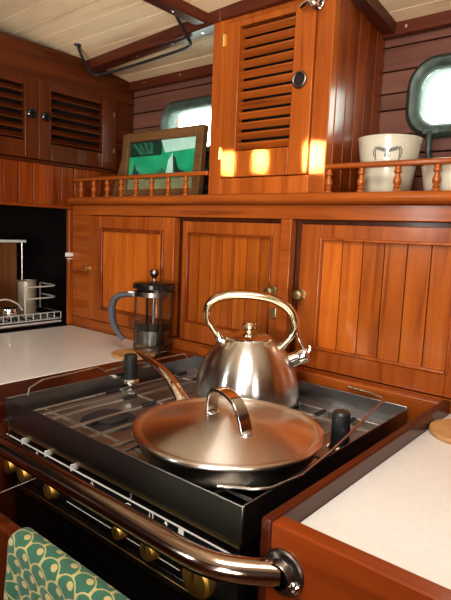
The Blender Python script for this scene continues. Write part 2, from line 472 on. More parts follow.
# ------------------------------------------------------------------ shelf and gallery rails
mb = MB()
mb.box(XA+.002, 1.7, -.012, .198, .3235, .343)
mb.tube([(XA+.002, -.014, .334), (1.7, -.014, .334)], .0095, 16)
tag(build('shelf', mb, 'teak_h', bevel=.003), 'long teak shelf with a rounded nosing running along the cabinet top', 'shelf')
BAL = [(.0068, 0), (.0068, .003), (.0042, .005), (.0058, .008), (.0042, .0105), (.0070, .016), (.0064, .020), (.0038, .027), (.0036, .029), (.0062, .031), (.0062, .034), (.0048, .036), (.0048, .041)]
def gallery(label, xs, x0, x1):
    g = thing('gallery_rail', label, 'rail', ((x0+x1)/2, .0, .343), 'turned gallery rails')
    m = MB(); m.box(x0, x1, -.009, .007, .3835, .3925); build('top_rail', m, 'teak_h', g, bevel=.003)
    first = None
    for x in xs:
        if first is None:
            m = MB(); m.lathe([(0, 0)]+BAL+[(0, .041)], (x, -.001, .343), 20)
            first = build('baluster', m, 'teak_v', g); fx = x
        else:
            copy_part(first, ROOT[g.name]+Vector((x-fx, 0, 0)), g)
    return g
del_groups = []
g1 = gallery('low gallery rail of turned balusters left of the louvred tower', [-.268+.0543*i for i in range(8)], XA+.004, .1795)
g2 = gallery('low gallery rail of turned balusters right of the louvred tower', [.4605, .521, .5835, .6455, .7075, .7695, .8315], .4545, 1.2)
del g1['group']; del g2['group']

# ------------------------------------------------------------------ louvred tower cabinet
tw = thing('tower_cabinet', 'tall teak cabinet with a louvred door standing on the shelf', 'cabinet', (.317, .1, .3435))
mb = MB(); ztop = .686
mb.box(.18, .2130, -.004, .016, .3435, ztop, .2); mb.box(.4195, .4531, -.004, .016, .3435, ztop, .1)
mb.box(.2130, .4195, -.004, .016, .3435, .376, .3); mb.box(.2130, .4195, -.004, .016, .672, ztop, -.2)
build('face_frame', mb, 'teak_v', tw, bevel=.0015)
mb = MB(); boards(mb, .0165, .1975, 5, .3435, ztop-.004, .4435, .4535, 'y'); build('side_panel', mb, 'mahog_v', tw, bevel=.0012)
mb = MB(); boards(mb, .0165, .1975, 5, .3435, ztop-.004, .18, .19, 'y'); build('side_panel', mb, 'mahog_v', tw, bevel=.0012)
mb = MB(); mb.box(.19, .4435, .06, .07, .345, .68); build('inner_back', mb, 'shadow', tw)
dd = MB(); frame_mb(dd, .2142, .4183, .377, .671, -.008, .012, .037, .042, .012, .05)
door = build('door', dd, 'teak_v', tw, bevel=.0015)
N = 12; z0, z1 = .4275, .6585
for i in range(N):
    z = z0+(i+.5)*(z1-z0)/N
    lv = MB(); M = Matrix.Translation((.3138, .003, z)) @ Matrix.Rotation(math.radians(-42), 4, 'X')
    lv.boxm(.127, .0150, .0042, M, rnd(.3)); build('louvre', lv, 'teak_h', door, bevel=.0012)
m = MB(); m.tube([(.3935+.0125*math.cos(a*PI/12), -.010, .541+.0125*math.sin(a*PI/12)) for a in range(24)], .0028, 8, closed=True)
pr = build('finger_ring', m, 'steel_dark', door)
m = MB(); m.lathe([(0, .0015), (.0115, .0015), (.0115, .0005), (0, .0005)], (.3935, -.008, .541), 24, RX); build('finger_hole', m, 'shadow', pr)
for z in (.640, .425):
    m = MB(); m.box(.2085, .2185, -.0092, -.004, z-.011, z+.011); m.tube([(.2137, -.010, z-.012), (.2137, -.010, z+.012)], .0022, 8)
    build('hinge', m, 'brass', tw)
m = MB(); m.lathe([(0, 0), (.013, 0), (.013, .002), (.006, .004), (.006, .010), (.011, .014), (.012, .019), (.008, .024), (0, .025)], (.4215, -.008, .664), 24, RX)
m.tube([(.4215, -.022, .664), (.408, -.026, .660), (.398, -.024, .655)], [.0055, .005, .004], 10, smooth=1)
build('turn_latch', m, 'chrome', tw)

# ------------------------------------------------------------------ left lockers
lk = thing('wall_locker', 'dark varnished locker with two louvred doors on the left bulkhead', 'cabinet', (-.45, -.1, .316))
mb = MB()
YF = -1.2
mb.box(XA-.012, XA, YF, .198, .618, ceil_z(0)-.002+.0)       # frieze
mb.box(XA-.012, XA, .137, .198, .42, .618, -.2)
mb.box(XA-.012, XA, YF, .198, .4185, .428, -.2)
mb.box(XA-.012, XA, -.56, -.45, .42, .618)
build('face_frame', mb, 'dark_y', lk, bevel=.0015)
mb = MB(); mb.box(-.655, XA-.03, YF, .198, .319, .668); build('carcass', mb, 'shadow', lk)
mb = MB(); boards(mb, -.70, -.002, 18, .3165, .4185, XA-.010, XA+.001, 'y', .0007); boards(mb, 0, .198, 5, .3445, .4185, XA-.010, XA+.001, 'y', .0007); build('tongue_panel', mb, 'mahog_v', lk, bevel=.0012)
mb = MB(); mb.box(XA-.012, XA+.003, -1.2, .0, .311, .3195); build('bottom_rail', mb, 'mahog_y', lk, bevel=.002)
def lockerdoor(y0, y1, ly0, ly1, ky, hy):
    d = MB(); zb, zt = .4285, .6175
    d.box(XA-.010, XA+.006, y0, ly0, zb, zt); d.box(XA-.010, XA+.006, ly1, y1, zb, zt)
    d.box(XA-.010, XA+.006, ly0, ly1, zb, .470, .1); d.box(XA-.010, XA+.006, ly0, ly1, .598, zt, -.1)
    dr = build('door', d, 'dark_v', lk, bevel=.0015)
    n = 6
    for i in range(n):
        z = .470+(i+.5)*(.128/n)
        l = MB(); M = Matrix.Translation((XA-.002, (ly0+ly1)/2, z)) @ Matrix.Rotation(math.radians(40), 4, 'Y')
        l.boxm(.0195, ly1-ly0, .005, M, rnd(.3)); build('louvre', l, 'dark_y', dr, bevel=.001)
    RY = Matrix.Rotation(PI/2, 4, 'Y')
    k = MB(); k.lathe([(0, 0), (.0115, 0), (.0115, .006), (.009, .008), (.006, .004), (0, .004)], (XA+.006, ky, .534), 20, RY); build('finger_pull', k, 'black_gloss', dr)
    for z in (.480, .577):
        h = MB(); h.box(XA+.006, XA+.008, hy-.003, hy+.003, z-.006, z+.006); build('hinge', h, 'brass_dull', dr)
lockerdoor(-.106, .1365, -.0705, .085, -.088, .1245)
lockerdoor(-.352, -.1075, -.300, -.1425, -.1265, -.340)

# alcove under the lockers
al = thing('alcove', 'black-lined recess under the left locker behind the white worktop', 'recess', (-.48, -.4, 0))
mb = MB()
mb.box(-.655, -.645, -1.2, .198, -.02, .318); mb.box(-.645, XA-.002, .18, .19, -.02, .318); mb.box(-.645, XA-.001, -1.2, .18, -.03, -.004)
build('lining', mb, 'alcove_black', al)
mb = MB(); mb.box(XA-.016, XA-.003, -.0135, .001, .0, .316); build('edge_post', mb, 'teak_v', al, bevel=.002)
mb = MB(); mb.box(-.3040, -.2997, -.026, -.0005, .186, .197); mb.box(-.3036, -.3005, -.022, -.0005, .179, .182)
tag(build('wall_hook', mb, 'white_plastic', bevel=.002), 'small white plastic hook fixed at the edge of the dark recess', 'hook')

# ------------------------------------------------------------------ worktops
lc = thing('left_worktop', 'white laminate worktop with a varnished wood edge left of the stove', 'worktop', (-.1, -.3, -.9))
mb = MB(); mb.box(XA, .0935, -.70, -.0075, -.02, .0); build('white_top', mb, 'white_top', lc, bevel=.001)
mb = MB(); mb.box(.094, .186, -.70, -.0285, -.03, -.0004)
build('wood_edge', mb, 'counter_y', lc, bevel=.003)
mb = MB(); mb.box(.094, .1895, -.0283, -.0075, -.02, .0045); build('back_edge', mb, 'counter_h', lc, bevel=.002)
mb = MB(); mb.box(-.30, .184, -.68, -.04, -.9, -.0305); build('base_cabinet', mb, 'dark_v', lc, bevel=.002)

rc = thing('right_worktop', 'white worktop set inside a raised wooden fiddle right of the stove', 'worktop', (1.1, -.25, -.9))
mb = MB(); mb.box(.6995, 1.68, -.466, -.0075, -.02, .0065); build('white_top', mb, 'white_top', rc)
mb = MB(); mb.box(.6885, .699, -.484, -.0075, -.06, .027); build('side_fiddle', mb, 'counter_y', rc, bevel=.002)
mb = MB(); mb.box(.6992, 1.70, -.484, -.4665, -.03, .027); mb.box(.6885, 1.70, -.4838, -.4665, -.9, -.0302); build('front_fiddle', mb, 'counter_h', rc, bevel=.002)
mb = MB(); mb.box(.6892, 1.68, -.466, -.0075, -.9, -.0605); build('base_cabinet', mb, 'dark_v', rc)

# ------------------------------------------------------------------ gas stove
st = thing('gas_stove', 'gimballed stainless gas stove with brass knobs between the two worktops', 'stove', (.42, -.25, -.9))
X0, X1, Y0, Y1 = .1926, .6468, -.455, -.0439
ZT, ZB = .009, -.031
mb = MB(); w = .0022
mb.box(X0, X1, Y0, Y0+w, ZB, ZT); mb.box(X0, X1, Y1-w, Y1, ZB, ZT+.004)
mb.box(X0, X0+w, Y0+w, Y1-w, ZB, ZT); mb.box(X1-w, X1, Y0+w, Y1-w, ZB, ZT)
tray = build('tray_rim', mb, 'steel_tray', st, bevel=.0008)
mb = MB(); mb.box(X0+w, X1-w, Y0+w, Y1-w, -.033, -.027)
mb.box(X0+w, X1-w, Y1-w-.03, Y1-w, -.028, -.016)
build('cooktop', mb, 'steel_top', st, bevel=.001)
for x, y in ((.30, -.345), (.525, -.335), (.40, -.135)):
    b = MB(); b.lathe([(0, -.027), (.042, -.027), (.042, -.024), (.03, -.022), (.03, -.0175), (.026, -.0155), (0, -.015)], (x, y, 0), 32); build('burner', b, 'grate_iron', st)
# pan grates: long bars from front to back, short cross bars with dark tips
for gx0, gx1 in ((.214, .405), (.425, .632)):
    g = MB(); n = 5
    for i in range(n):
        x = gx0+(gx1-gx0)*i/(n-1)
        g.tube([(x, -.438, -.0265), (x, -.436, -.0145), (x, -.082, -.0145), (x, -.080, -.0265)], .0024, 8)
    for y in (-.40, -.25, -.115): g.tube([(gx0, y, -.0165), (gx1, y, -.0165)], .0022, 8)
    gr = build('grate', g, 'grate_steel', st)
    for i in range(n):
        x = gx0+(gx1-gx0)*i/(n-1)
        for y in (-.27, -.10):
            tp = MB(); tp.tube([(x, y-.017, -.0135), (x, y+.012, -.0135)], .0036, 8); build('grate_tip', tp, 'black_plastic', gr)
# front left plate bar (wide pan support)
b = MB(); b.box(.222, .236, -.44, -.075, -.0265, -.0145); build('side_bar', b, 'steel_top', st, bevel=.001)
# fiddle rods
b = MB(); b.tube([(.2005, -.4215, .008), (.2005, -.4195, .0188), (.2005, -.398, .0272), (.2005, -.294, .0300), (.2005, -.277, .0205), (.2005, -.235, .0215), (.2005, -.08, .0215), (.2005, -.07, .009)], .0017, 8); build('fiddle_rod', b, 'steel_brush', st)
b = MB(); b.tube([(.6145, -.4555, .0192), (.644, -.436, .0192), (.6545, -.421, .0185), (.6615, -.375, .0185), (.6525, -.292, .0185), (.6135, -.0575, .0185), (.6085, -.047, .0185), (.585, -.0365, .0185), (.54, -.033, .0185)], .0018, 8); build('fiddle_rod', b, 'steel_brush', st)
for x, y in ((.2115, -.229), (.6290, -.228)):
    c = MB(); c.lathe([(0, .000), (.0115, 0), (.0125, .003), (.0118, .044), (.0095, .047), (0, .0475)], (x, y, -.002), 24); cl = build('pot_clamp', c, 'black_plastic', st)
    c = MB(); c.lathe([(0, -.004), (.016, -.004), (.0165, .0005), (.014, .003), (.0126, .003)], (x, y, -.002), 24); c.tube([(x, y, -.027), (x, y, -.004)], .004, 10); build('clamp_cup', c, 'chrome', cl)
# body and fascia
mb = MB(); mb.box(.206, .634, -.43, -.06, -.62, -.0335); build('body', mb, 'black_gloss', st)
mb = MB(); mb.box(.196, .644, -.4535, -.436, -.037, -.0315); build('brass_strip', mb, 'brass_dull', st)
mb = MB(); mb.box(.194, .640, -.448, -.431, -.108, -.038); fp = build('control_panel', mb, 'black_gloss', st, bevel=.001)
mb = MB(); mb.tube([(.205, -.4585, -.0425), (.638, -.4585, -.0425)], .0011, 8); rl = build('guard_rod', mb, 'white_wire', st)
for x in (.25, .31, .371):
    c = MB(); c.box(x-.0012, x+.0012, -.4605, -.448, -.0455, -.0365); build('rod_clip', c, 'white_wire', rl, bevel=.0008)
for i, x in enumerate((.185+.012, .246, .317, .464, .517, .592)):
    k = 1.55 if i == 5 else (.95 if i in (0, 1, 2, 4) else .7)
    m = MB(); m.lathe([(0, 0), (.0125*k, 0), (.0132*k, .003), (.0125*k, .010), (.0105*k, .0125), (0, .013)], (x if i else .206, -.4535 if False else -.448, -.0925), 28, RX)
    kn = build('control_knob', m, 'brass_knob', st)
    m = MB(); m.box((x if i else .206)-.0015, (x if i else .206)+.0015, -.4625, -.460, -.0925, -.0925+.010*k); build('pointer', m, 'brass_dull', kn)
# printed symbols on the fascia: a flame, dots and digits as small raised marks
def mark(x, z, kind):
    pm = MB(); y = -.4484
    t = .00055
    if kind == 'flame':
        pm.tube([(x-.003, y, z), (x-.003, y, z+.004), (x, y, z+.008), (x+.003, y, z+.004), (x+.003, y, z), (x, y, z-.002)], t, 6, closed=True)
    elif kind == 'dot':
        pm.lathe([(0, 0), (.002, 0), (0, .0006)], (x, y+.0004, z), 12, RX)
    elif kind == 'two':
        pm.tube([(x-.002, y, z+.006), (x, y, z+.008), (x+.002, y, z+.006), (x-.002, y, z), (x+.0025, y, z)], t, 6)
    elif kind == 'arc':
        pm.tube([(x-.005, y, z), (x-.003, y, z+.004), (x+.001, y, z+.006), (x+.006, y, z+.0055)], t, 6)
    elif kind == 'square':
        pm.box(x-.0038, x+.0038, y-.0004, y+.0004, z-.004, z+.004)
    build('printed_symbol', pm, 'print_white', fp)
for x, z, kd in ((.270, -.062, 'two'), (.335, -.062, 'dot'), (.40, -.062, 'flame'), (.476, -.050, 'two'), (.470, -.062, 'arc'), (.512, -.058, 'flame'), (.536, -.055, 'dot'), (.536, -.0625, 'two'), (.530, -.068, 'arc'), (.560, -.056, 'square')):
    mark(x, z, kd)
for a, b, z in ((.26, .33, -.083), (.345, .44, -.1012), (.45, .56, -.1012)):
    mb = MB(); mb.box(a, b, -.4487, -.4482, z, z+.0009); build('printed_line', mb, 'print_white', fp)
mb = MB(); mb.box(.206, .634, -.446, -.431, -.50, -.112); od = build('oven_door', mb, 'oven_black', st, bevel=.003)
mb = MB(); mb.box(.215, .625, -.4490, -.4462, -.1275, -.1185); build('door_trim', mb, 'brass_dull', od, bevel=.001)
mb = MB(); mb.box(.25, .59, -.4478, -.4462, -.42, -.17); build('oven_window', mb, 'black_gloss', od, bevel=.004)
mb = MB(); mb.tube([(.195, -.459, -.023), (.2105, -.459, -.0205), (.2125, -.459, -.0445)], .0013, 8); mb.box(.199, .2035, -.459, -.4555, -.028, -.019); build('gimbal_catch', mb, 'chrome', st)
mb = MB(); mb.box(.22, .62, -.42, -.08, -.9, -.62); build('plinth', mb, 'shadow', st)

# ------------------------------------------------------------------ stainless crash bar across the stove front
hr = thing('handrail', 'thick polished steel crash bar curving across the stove front', 'rail', (.5, -.52, -.01))
mb = MB(); zr = -.0120
pts = [(.1875, -.5195, zr), (.30, -.5195, zr), (.60, -.5215, zr), (.638, -.5215, zr), (.664, -.5185, zr), (.685, -.508, zr), (.7035, -.4925, zr-.0005), (.7115, -.4862, zr-.0005)]
mb.tube(pts, .0114, 20, smooth=2); build('tube', mb, 'handrail_steel', hr)
mb = MB(); mb.lathe([(0, 0), (.0195, 0), (.020, .002), (.0185, .0035), (.0125, .0042), (.0115, .009), (.0104, .011)], (.7150, -.4841, -.0112), 36, RX); fl = build('flange', mb, 'steel_dark', hr)
mb = MB(); mb.lathe([(0, 0), (.0048, 0), (.005, .002), (.003, .0032), (.003, .002), (0, .002)], (.7285, -.4872, -.0175), 18, RX)
build('screw', mb, 'chrome', fl)

# ------------------------------------------------------------------ frying pan and lid
PX, PY = .5275, -.3345
pn = thing('frying_pan', 'stainless frying pan with a long handle on the front burner', 'pan', (PX, PY, -.012))
mb = MB(); mb.lathe([(0, -.0120), (.094, -.0120), (.102, -.008), (.111, .004), (.1150, .018), (.1180, .0195), (.1180, .0212), (.114, .0205), (.109, .006), (.098, -.006), (0, -.0095)], (PX, PY, 0), 72)
build('pan_body', mb, 'steel_dark', pn)
d = Vector((.25-PX, -.243-PY, 0)).normalized()
a = Vector((PX, PY, 0))+d*.106
mb = MB(); mb.tube([a+Vector((0, 0, .004)), a+d*.016+Vector((0, 0, .018)), a+d*.034+Vector((0, 0, .031)), a+d*.085+Vector((0, 0, .050)), a+d*.165+Vector((0, 0, .057)), a+d*.19+Vector((0, 0, .0565))],
               [.0105, .0105, .0090, .0078, .0072, .0045], 14, flat=(1.1, .55), smooth=2)
build('handle', mb, 'chrome', pn)
ld = thing('pan_lid', 'shiny stainless lid with an arched strap handle covering the frying pan', 'lid', (PX, PY, .0213))
mb = MB(); mb.lathe([(.1205, .0216), (.1212, .0235), (.1200, .0252), (.1135, .0256), (.1115, .0246), (.1095, .0230), (.107, .0236), (.088, .0300), (.058, .0365), (.025, .0408), (0, .0418), (0, .0405), (.058, .0350), (.088, .0285), (.108, .0218), (.1135, .0242), (.119, .0228)], (PX, PY, 0), 96)
build('lid_dome', mb, 'steel_lid', ld, ang=60)
hp = [(.5065, -.3435, .0405), (.5068, -.3438, .048), (.508, -.344, .064), (.516, -.3465, .0745), (.534, -.3500, .0755), (.556, -.3555, .0700), (.568, -.3585, .056), (.5755, -.3600, .0368)]
hd = (Vector(hp[-1])-Vector(hp[0])); hd.z = 0; hd.normalize(); sd = Vector((-hd.y, hd.x, 0))
def strap(mb, pts, wid, th, it=2):
    P = [Vector(p) for p in pts]
    for _ in range(it):
        Q = [P[0]]
        for p, q in zip(P[:-1], P[1:]): Q += [p*.75+q*.25, p*.25+q*.75]
        P = Q+[P[-1]]
    rings = []
    for i, p in enumerate(P):
        dd = (P[min(i+1, len(P)-1)]-P[max(i-1, 0)]).normalized(); nn = sd.cross(dd).normalized()
        rings += [p+sd*wid/2+nn*th/2, p-sd*wid/2+nn*th/2, p-sd*wid/2-nn*th/2, p+sd*wid/2-nn*th/2]
    fc = [(0, 1, 2, 3), tuple(len(rings)-4+k for k in (3, 2, 1, 0))]
    for i in range(len(P)-1):
        for k in range(4): fc.append((i*4+k, i*4+(k+1) % 4, i*4+4+(k+1) % 4, i*4+4+k))
    mb.poly(rings, fc)
mb = MB(); strap(mb, hp, .0165, .0045)
hb = build('strap_handle', mb, 'chrome', ld, bevel=.001)
for p in (hp[0], hp[-1]):
    mb = MB(); mb.lathe([(0, .0035), (.006, .003), (.0085, .001), (.009, -.003)], (p[0], p[1], p[2]), 18); build('rivet', mb, 'steel_brush', hb)

# ------------------------------------------------------------------ kettle
KX, KY, KZ = .40, -.13, -.0118
kt = thing('kettle', 'brushed steel whistling kettle with a looped handle on the rear burner', 'kettle', (KX, KY, KZ))
mb = MB(); mb.lathe([(0, 0), (.082, 0), (.0875, .004), (.0895, .012), (.0878, .030), (.0822, .050), (.0738, .069), (.0625, .085), (.0515, .0968), (.0435, .1025), (.0405, .1045), (.040, .1055), (0, .1055)], (KX, KY, KZ), 96)
build('kettle_body', mb, 'steel_kettle', kt)
mb = MB(); mb.lathe([(.0405, .1045), (.0405, .1068), (.036, .1085), (.024, .1125), (.012, .1145), (0, .1148)], (KX, KY, KZ), 64)
kl = build('kettle_lid', mb, 'chrome', kt)
mb = MB(); mb.lathe([(.007, .113), (.006, .117), (.007, .1185), (.0125, .122), (.0135, .126), (.010, .1315), (0, .133)], (KX, KY, KZ), 28); build('lid_knob', mb, 'handle_steel', kl)
kd = Vector((.80, .60, 0)); ks = Vector((-.60, .80, 0))
def K(s, h, o=0): return Vector((KX, KY, KZ))+kd*s+ks*o+Vector((0, 0, h))
mb = MB(); mb.tube([K(-.046, .097), K(-.060, .115), K(-.075, .138), K(-.070, .164), K(-.045, .1755), K(-.005, .179), K(.036, .174), K(.066, .158), K(.077, .134), K(.073, .113), K(.058, .096), K(.049, .083)],
               [.0062, .0064, .0074, .0086, .0094, .0096, .0094, .0092, .009, .0080, .007, .0062], 16, smooth=2, flat=(1.25, .85))
kh = build('handle', mb, 'handle_steel', kt)
for s, h, s2, h2 in ((-.048, .097, -.055, .112), (.050, .083, .060, .098)):
    mb = MB(); mb.tube([K(s, h), K(s2, h2)], [.0085, .0068], 14); build('handle_socket', mb, 'chrome', kh)
mb = MB(); mb.tube([K(.056, .058), K(.068, .067), K(.089, .0765)], [.0165, .0135, .0115], 18); sp_ = build('spout', mb, 'chrome', kt)
mb = MB(); mb.tube([K(.085, .0750), K(.090, .0775), K(.097, .0808), K(.101, .0825)], [.013, .0148, .0145, .009], 18); build('whistle_cap', mb, 'chrome', sp_)
mb = MB(); mb.tube([K(.0665, .150, .004), K(.080, .134, .003), K(.080, .118), K(.087, .100), K(.096, .088)], [.0035, .0045, .003, .0026, .0032], 10, smooth=1)
mb.tube([K(.099, .080), K(.104, .091), K(.102, .097)], [.003, .0034, .002], 8, smooth=1)
build('spout_lever', mb, 'chrome', kh)

# ------------------------------------------------------------------ french press and mats
PRX, PRY, PZ = .0800, -.0565, .0052
mb = MB(); mb.lathe([(0, 0), (.046, 0), (.0475, .002), (.046, .0045), (0, .0045)], (.077, -.108, .0002), 48)
tag(build('round_mat', mb, 'mat_wood'), 'round wooden mat under the coffee press on the left worktop', 'mat')
fp_ = thing('french_press', 'glass coffee press with a grey handle standing beside the left worktop edge', 'coffee press', (PRX, PRY, PZ))
mb = MB(); mb.lathe([(0, .012), (.033, .012), (.036, .015), (.036, .140), (.0372, .143), (.0348, .143), (.0345, .017), (0, .0145)], (PRX, PRY, PZ), 48); build('beaker', mb, 'glass', fp_)
mb = MB(); mb.lathe([(0, .047), (.0342, .047), (.0342, .0635), (0, .0635)], (PRX, PRY, PZ), 40); build('plunger_disc', mb, 'coffee', fp_)
mb = MB(); mb.lathe([(.0362, .006), (.0385, .006), (.0385, .011), (.0362, .011)], (PRX, PRY, PZ), 40, close=True)
mb.lathe([(.0365, .120), (.0382, .120), (.0382, .130), (.0365, .130)], (PRX, PRY, PZ), 40, close=True)
for k in range(4):
    a = math.radians(-22+90*k); mb.beam((PRX+.0376*math.cos(a), PRY+.0376*math.sin(a), PZ), (PRX+.0376*math.cos(a), PRY+.0376*math.sin(a), PZ+.13),   .0045, .0012, (math.cos(a), math.sin(a), 0))
build('frame', mb, 'steel_dark', fp_)
mb = MB(); mb.lathe([(0, .0165), (.0335, .0165), (.0335, .046), (.030, .045), (.026, .022), (0, .020)], (PRX, PRY, PZ), 32); build('coffee_dregs', mb, 'steel_dark', fp_)
mb = MB(); mb.lathe([(0, .1435), (.0385, .1435), (.0395, .137), (.041, .137), (.041, .1455), (.037, .149), (.016, .152), (0, .1525)], (PRX, PRY, PZ), 40); pl_ = build('lid', mb, 'black_gloss', fp_)
mb = MB(); mb.lathe([(.003, .050), (.003, .158), (.0055, .161), (.0085, .166), (.0090, .171), (.0065, .1765), (0, .178)], (PRX, PRY, PZ), 20); build('plunger_knob', mb, 'steel_dark', pl_)
fp_.scale = (1.12, 1.12, 1.0)
hx = Vector((-.77, -.64, 0))
def H(s, h): return Vector((PRX, PRY, PZ))+hx*s+Vector((0, 0, h))
mb = MB(); mb.tube([H(.040, .120), H(.058, .1205), H(.073, .115), H(.082, .095), H(.080, .062), H(.070, .036), H(.056, .021)], [.0065, .0075, .0085, .009, .009, .0078, .006], 14, smooth=2, flat=(1.2, .8)); ph = build('handle', mb, 'grey_handle', fp_)
mb = MB(); mb.box(-.006, .006, -.005, .005, -.006, .006); mb.bm.transform(Matrix.Translation(H(.044, .122)) @ Matrix.Rotation(.69, 4, 'Z'))
b2 = MB(); build('handle_clip', mb, 'white_plastic', ph, bevel=.002)
mb = MB(); mb.lathe([(0, 0), (.047, 0), (.0485, .003), (.047, .0075), (0, .0085)], (.7465, -.090, .0067), 56)
tag(build('round_mat', mb, 'mat_wood'), 'round wooden board lying on the right worktop near the cabinet', 'mat')

# ------------------------------------------------------------------ pots on the shelf
def pot(name, label, cx, cy, r0, r1, h, draw):
    p = thing(name, label, 'pot', (cx, cy, .3435))
    m = MB(); m.lathe([(0, .0), (r0*.94, 0), (r0, .004), (r0+(r1-r0)*.5, h*.5), (r1, h-.004), (r1+.0012, h), (r1-.003, h), (r1-.004, h-.006), (r0-.003, .006), (0, .005)], (cx, cy, .3435), 64)
    build('pot_body', m, 'enamel', p)
    if draw:
        q = MB(); c0 = math.atan2(-.839-cy, .935-cx)-math.radians(3)
        def S_(u, v):      # u metres along the wall, v metres above the base
            r = r0+(r1-r0)*v/h+.0004; a = c0+u/r
            return (cx+r*math.cos(a), cy+r*math.sin(a), .3435+v)
        def stroke(pts, t=.0008): q.tube([S_(u, v) for u, v in pts], t, 6, smooth=1)
        vb = .060
        stroke([(-.020, vb+.019), (-.0245, vb+.012), (-.022, vb+.002), (-.018, vb-.003)]); stroke([(-.018, vb+.018), (-.021, vb+.011), (-.019, vb+.002)])
        stroke([(.020, vb+.019), (.0245, vb+.012), (.022, vb+.002), (.018, vb-.003)]); stroke([(.018, vb+.018), (.021, vb+.011), (.019, vb+.002)])
        for i in range(4):       # hand-drawn looped lettering in two short arcs
            for sg in (-1, 1):
                u = sg*(.0045+i*.0037); v = vb+.010+.0012*i
                stroke([(u-.0012, v), (u-.001, v+.005), (u+.001, v+.0055), (u+.0014, v+.002), (u, v-.0003), (u-.0012, v+.001)], .0007)
        stroke([(-.004, vb+.002), (-.004, vb+.009), (-.001, vb+.008), (-.004, vb+.0055), (-.001, vb+.002)], .0006)
        stroke([(.001, vb+.009), (.001, vb+.002), (.004, vb+.003), (.0045, vb+.007)], .0006)
        build('drawn_motif', q, 'ink', p)
    return p
pot('enamel_pot', 'tall cream pot with a dark drawn motif behind the gallery rail', .529, .083, .041, .054, .0985, True)
pot('enamel_dish', 'low cream pot at the right behind the gallery rail', .651, .062, .044, .050, .043, False)

# green bottle stub and stick by the picture
mb = MB(); mb.lathe([(0, 0), (.016, 0), (.0175, .003), (.0175, .024), (.015, .031), (.009, .035), (.009, .040), (0, .040)], (.150, .062, .3435), 28)
tag(build('green_jar', mb, 'green_glass_obj'), 'small green glass jar between the picture and the louvred tower', 'jar')
mb = MB(); mb.beam((-.283, .115, .344), (-.268, .165, .53), .008, .016)
tag(build('wooden_stick', mb, 'frame_wood', bevel=.001), 'thin brown stick leaning in the corner left of the picture', 'stick')

# ------------------------------------------------------------------ framed picture leaning on the shelf
pf = thing('framed_picture', 'wood-framed green seaside picture leaning below the left portlight', 'picture', (-.085, .06, .3435))
tilt = math.radians(-5)
PM = Matrix.Translation((-.0850, .098, .345)) @ Matrix.Rotation(tilt, 4, 'X') @ Matrix.Rotation(0, 4, 'Z')
W, Hh, fw = .294, .172, .024
def PF(u, v, d_): return PM @ Vector((u, d_, v))
mb = MB()
def pbox(m, u0, u1, v0, v1, d0, d1, t=0):
    m.box(u0, u1, d0, d1, v0, v1, t, lambda x, y, z: PM @ Vector((x, y, z)))
pbox(mb, -W/2, -W/2+fw, 0, Hh, -.008, .010); pbox(mb, W/2-fw, W/2, 0, Hh, -.008, .010)
pbox(mb, -W/2+fw, W/2-fw, 0, fw, -.008, .010); pbox(mb, -W/2+fw, W/2-fw, Hh-fw, Hh, -.008, .010)
build('frame', mb, 'frame_wood', pf, bevel=.0025)
mb = MB(); pbox(mb, -W/2+.02, W/2-.02, .02, Hh-.02, .002, .006); pc = build('picture', mb, 'pic_green', pf)
uL, uR, vB, vT = -W/2+fw, W/2-fw, fw, Hh-fw
def flat(name, poly, mat, dd_):
    m = MB(); m.prism([(uL+(uR-uL)*a, vB+(vT-vB)*b) for a, b in poly], dd_, .0025, lambda u, v, h: PF(u, v, h)); build(name, m, mat, pc)
flat('sand', [(0, 0), (1, 0), (1, .24), (.6, .20), (.3, .26), (0, .22)], 'pic_sand', .0015)
flat('dark_sky', [(0, .70), (.5, .70), (.5, 1), (0, 1)], 'pic_dark', .0016)
flat('painted_glare', [(.55, .74), (1, .78), (1, 1), (.48, 1)], 'pic_pale', .0014)  # reflection of the windows opposite, painted on as a pale patch
for k in range(4): flat('cloud_streak', [(.03+.09*k, .98), (.08+.09*k, .98), (.22+.05*k, .74), (.17+.05*k, .74)], 'pic_cliff', .0013)
flat('headland', [(.28, .20), (.34, .30), (.45, .34), (.52, .44), (.58, .34), (.62, .22)], 'pic_cliff', .0012)
flat('rock', [(.04, .28), (.07, .40), (.09, .58), (.12, .42), (.18, .38), (.16, .28)], 'pic_dark', .0012)
flat('sail', [(.58, .26), (.61, .58), (.66, .72), (.69, .58), (.72, .28)], 'pic_pale', .0011)
flat('rock', [(.70, .30), (.67, .68), (.71, .62), (.76, .40), (.9, .30), (.96, .24), (.8, .24)], 'pic_dark', .0010)
m = MB(); pbox(m, -W/2+.022, W/2-.022, .0, .0005, 0, .0001)
m = MB(); pbox(m, -W/2+fw-.001, W/2-fw+.001, fw-.001, Hh-fw+.001, -.0012, -.0006); build('glazing', m, 'pane_glass', pf)

# ------------------------------------------------------------------ dish rack, pots and board in the alcove
rk = thing('dish_rack', 'low wire rack holding steel pots in the dark recess', 'rack', (-.40, -.12, 0))
mb = MB(); xr0, xr1, ya, yb_ = -.46, -.345, -.26, -.012
def loop(z, r=.0016): mb.tube([(xr0, ya, z), (xr1, ya, z), (xr1, yb_, z), (xr0, yb_, z)], r, 8, closed=True)
loop(.006, .003); loop(.014); loop(.032)
y = ya
while y <= yb_+.001:
    mb.tube([(xr1, y, .014), (xr1, y, .032)], .0015, 6); mb.tube([(xr0, y, .014), (xr1, y, .014)], .0013, 6); y += .0207
for z in (.073, .104):
    mb.tube([(xr1, -.118, z), (xr1, -.04, z), (xr1-.008, -.024, z), (xr1-.03, -.018, z), (xr0+.02, -.018, z)], .0022, 8, smooth=1)
mb.tube([(xr1, -.118, .032), (xr1, -.118, .104)], .002, 8); mb.tube([(xr0+.02, -.018, .104), (xr0+.02, -.018, .032)], .002, 8)
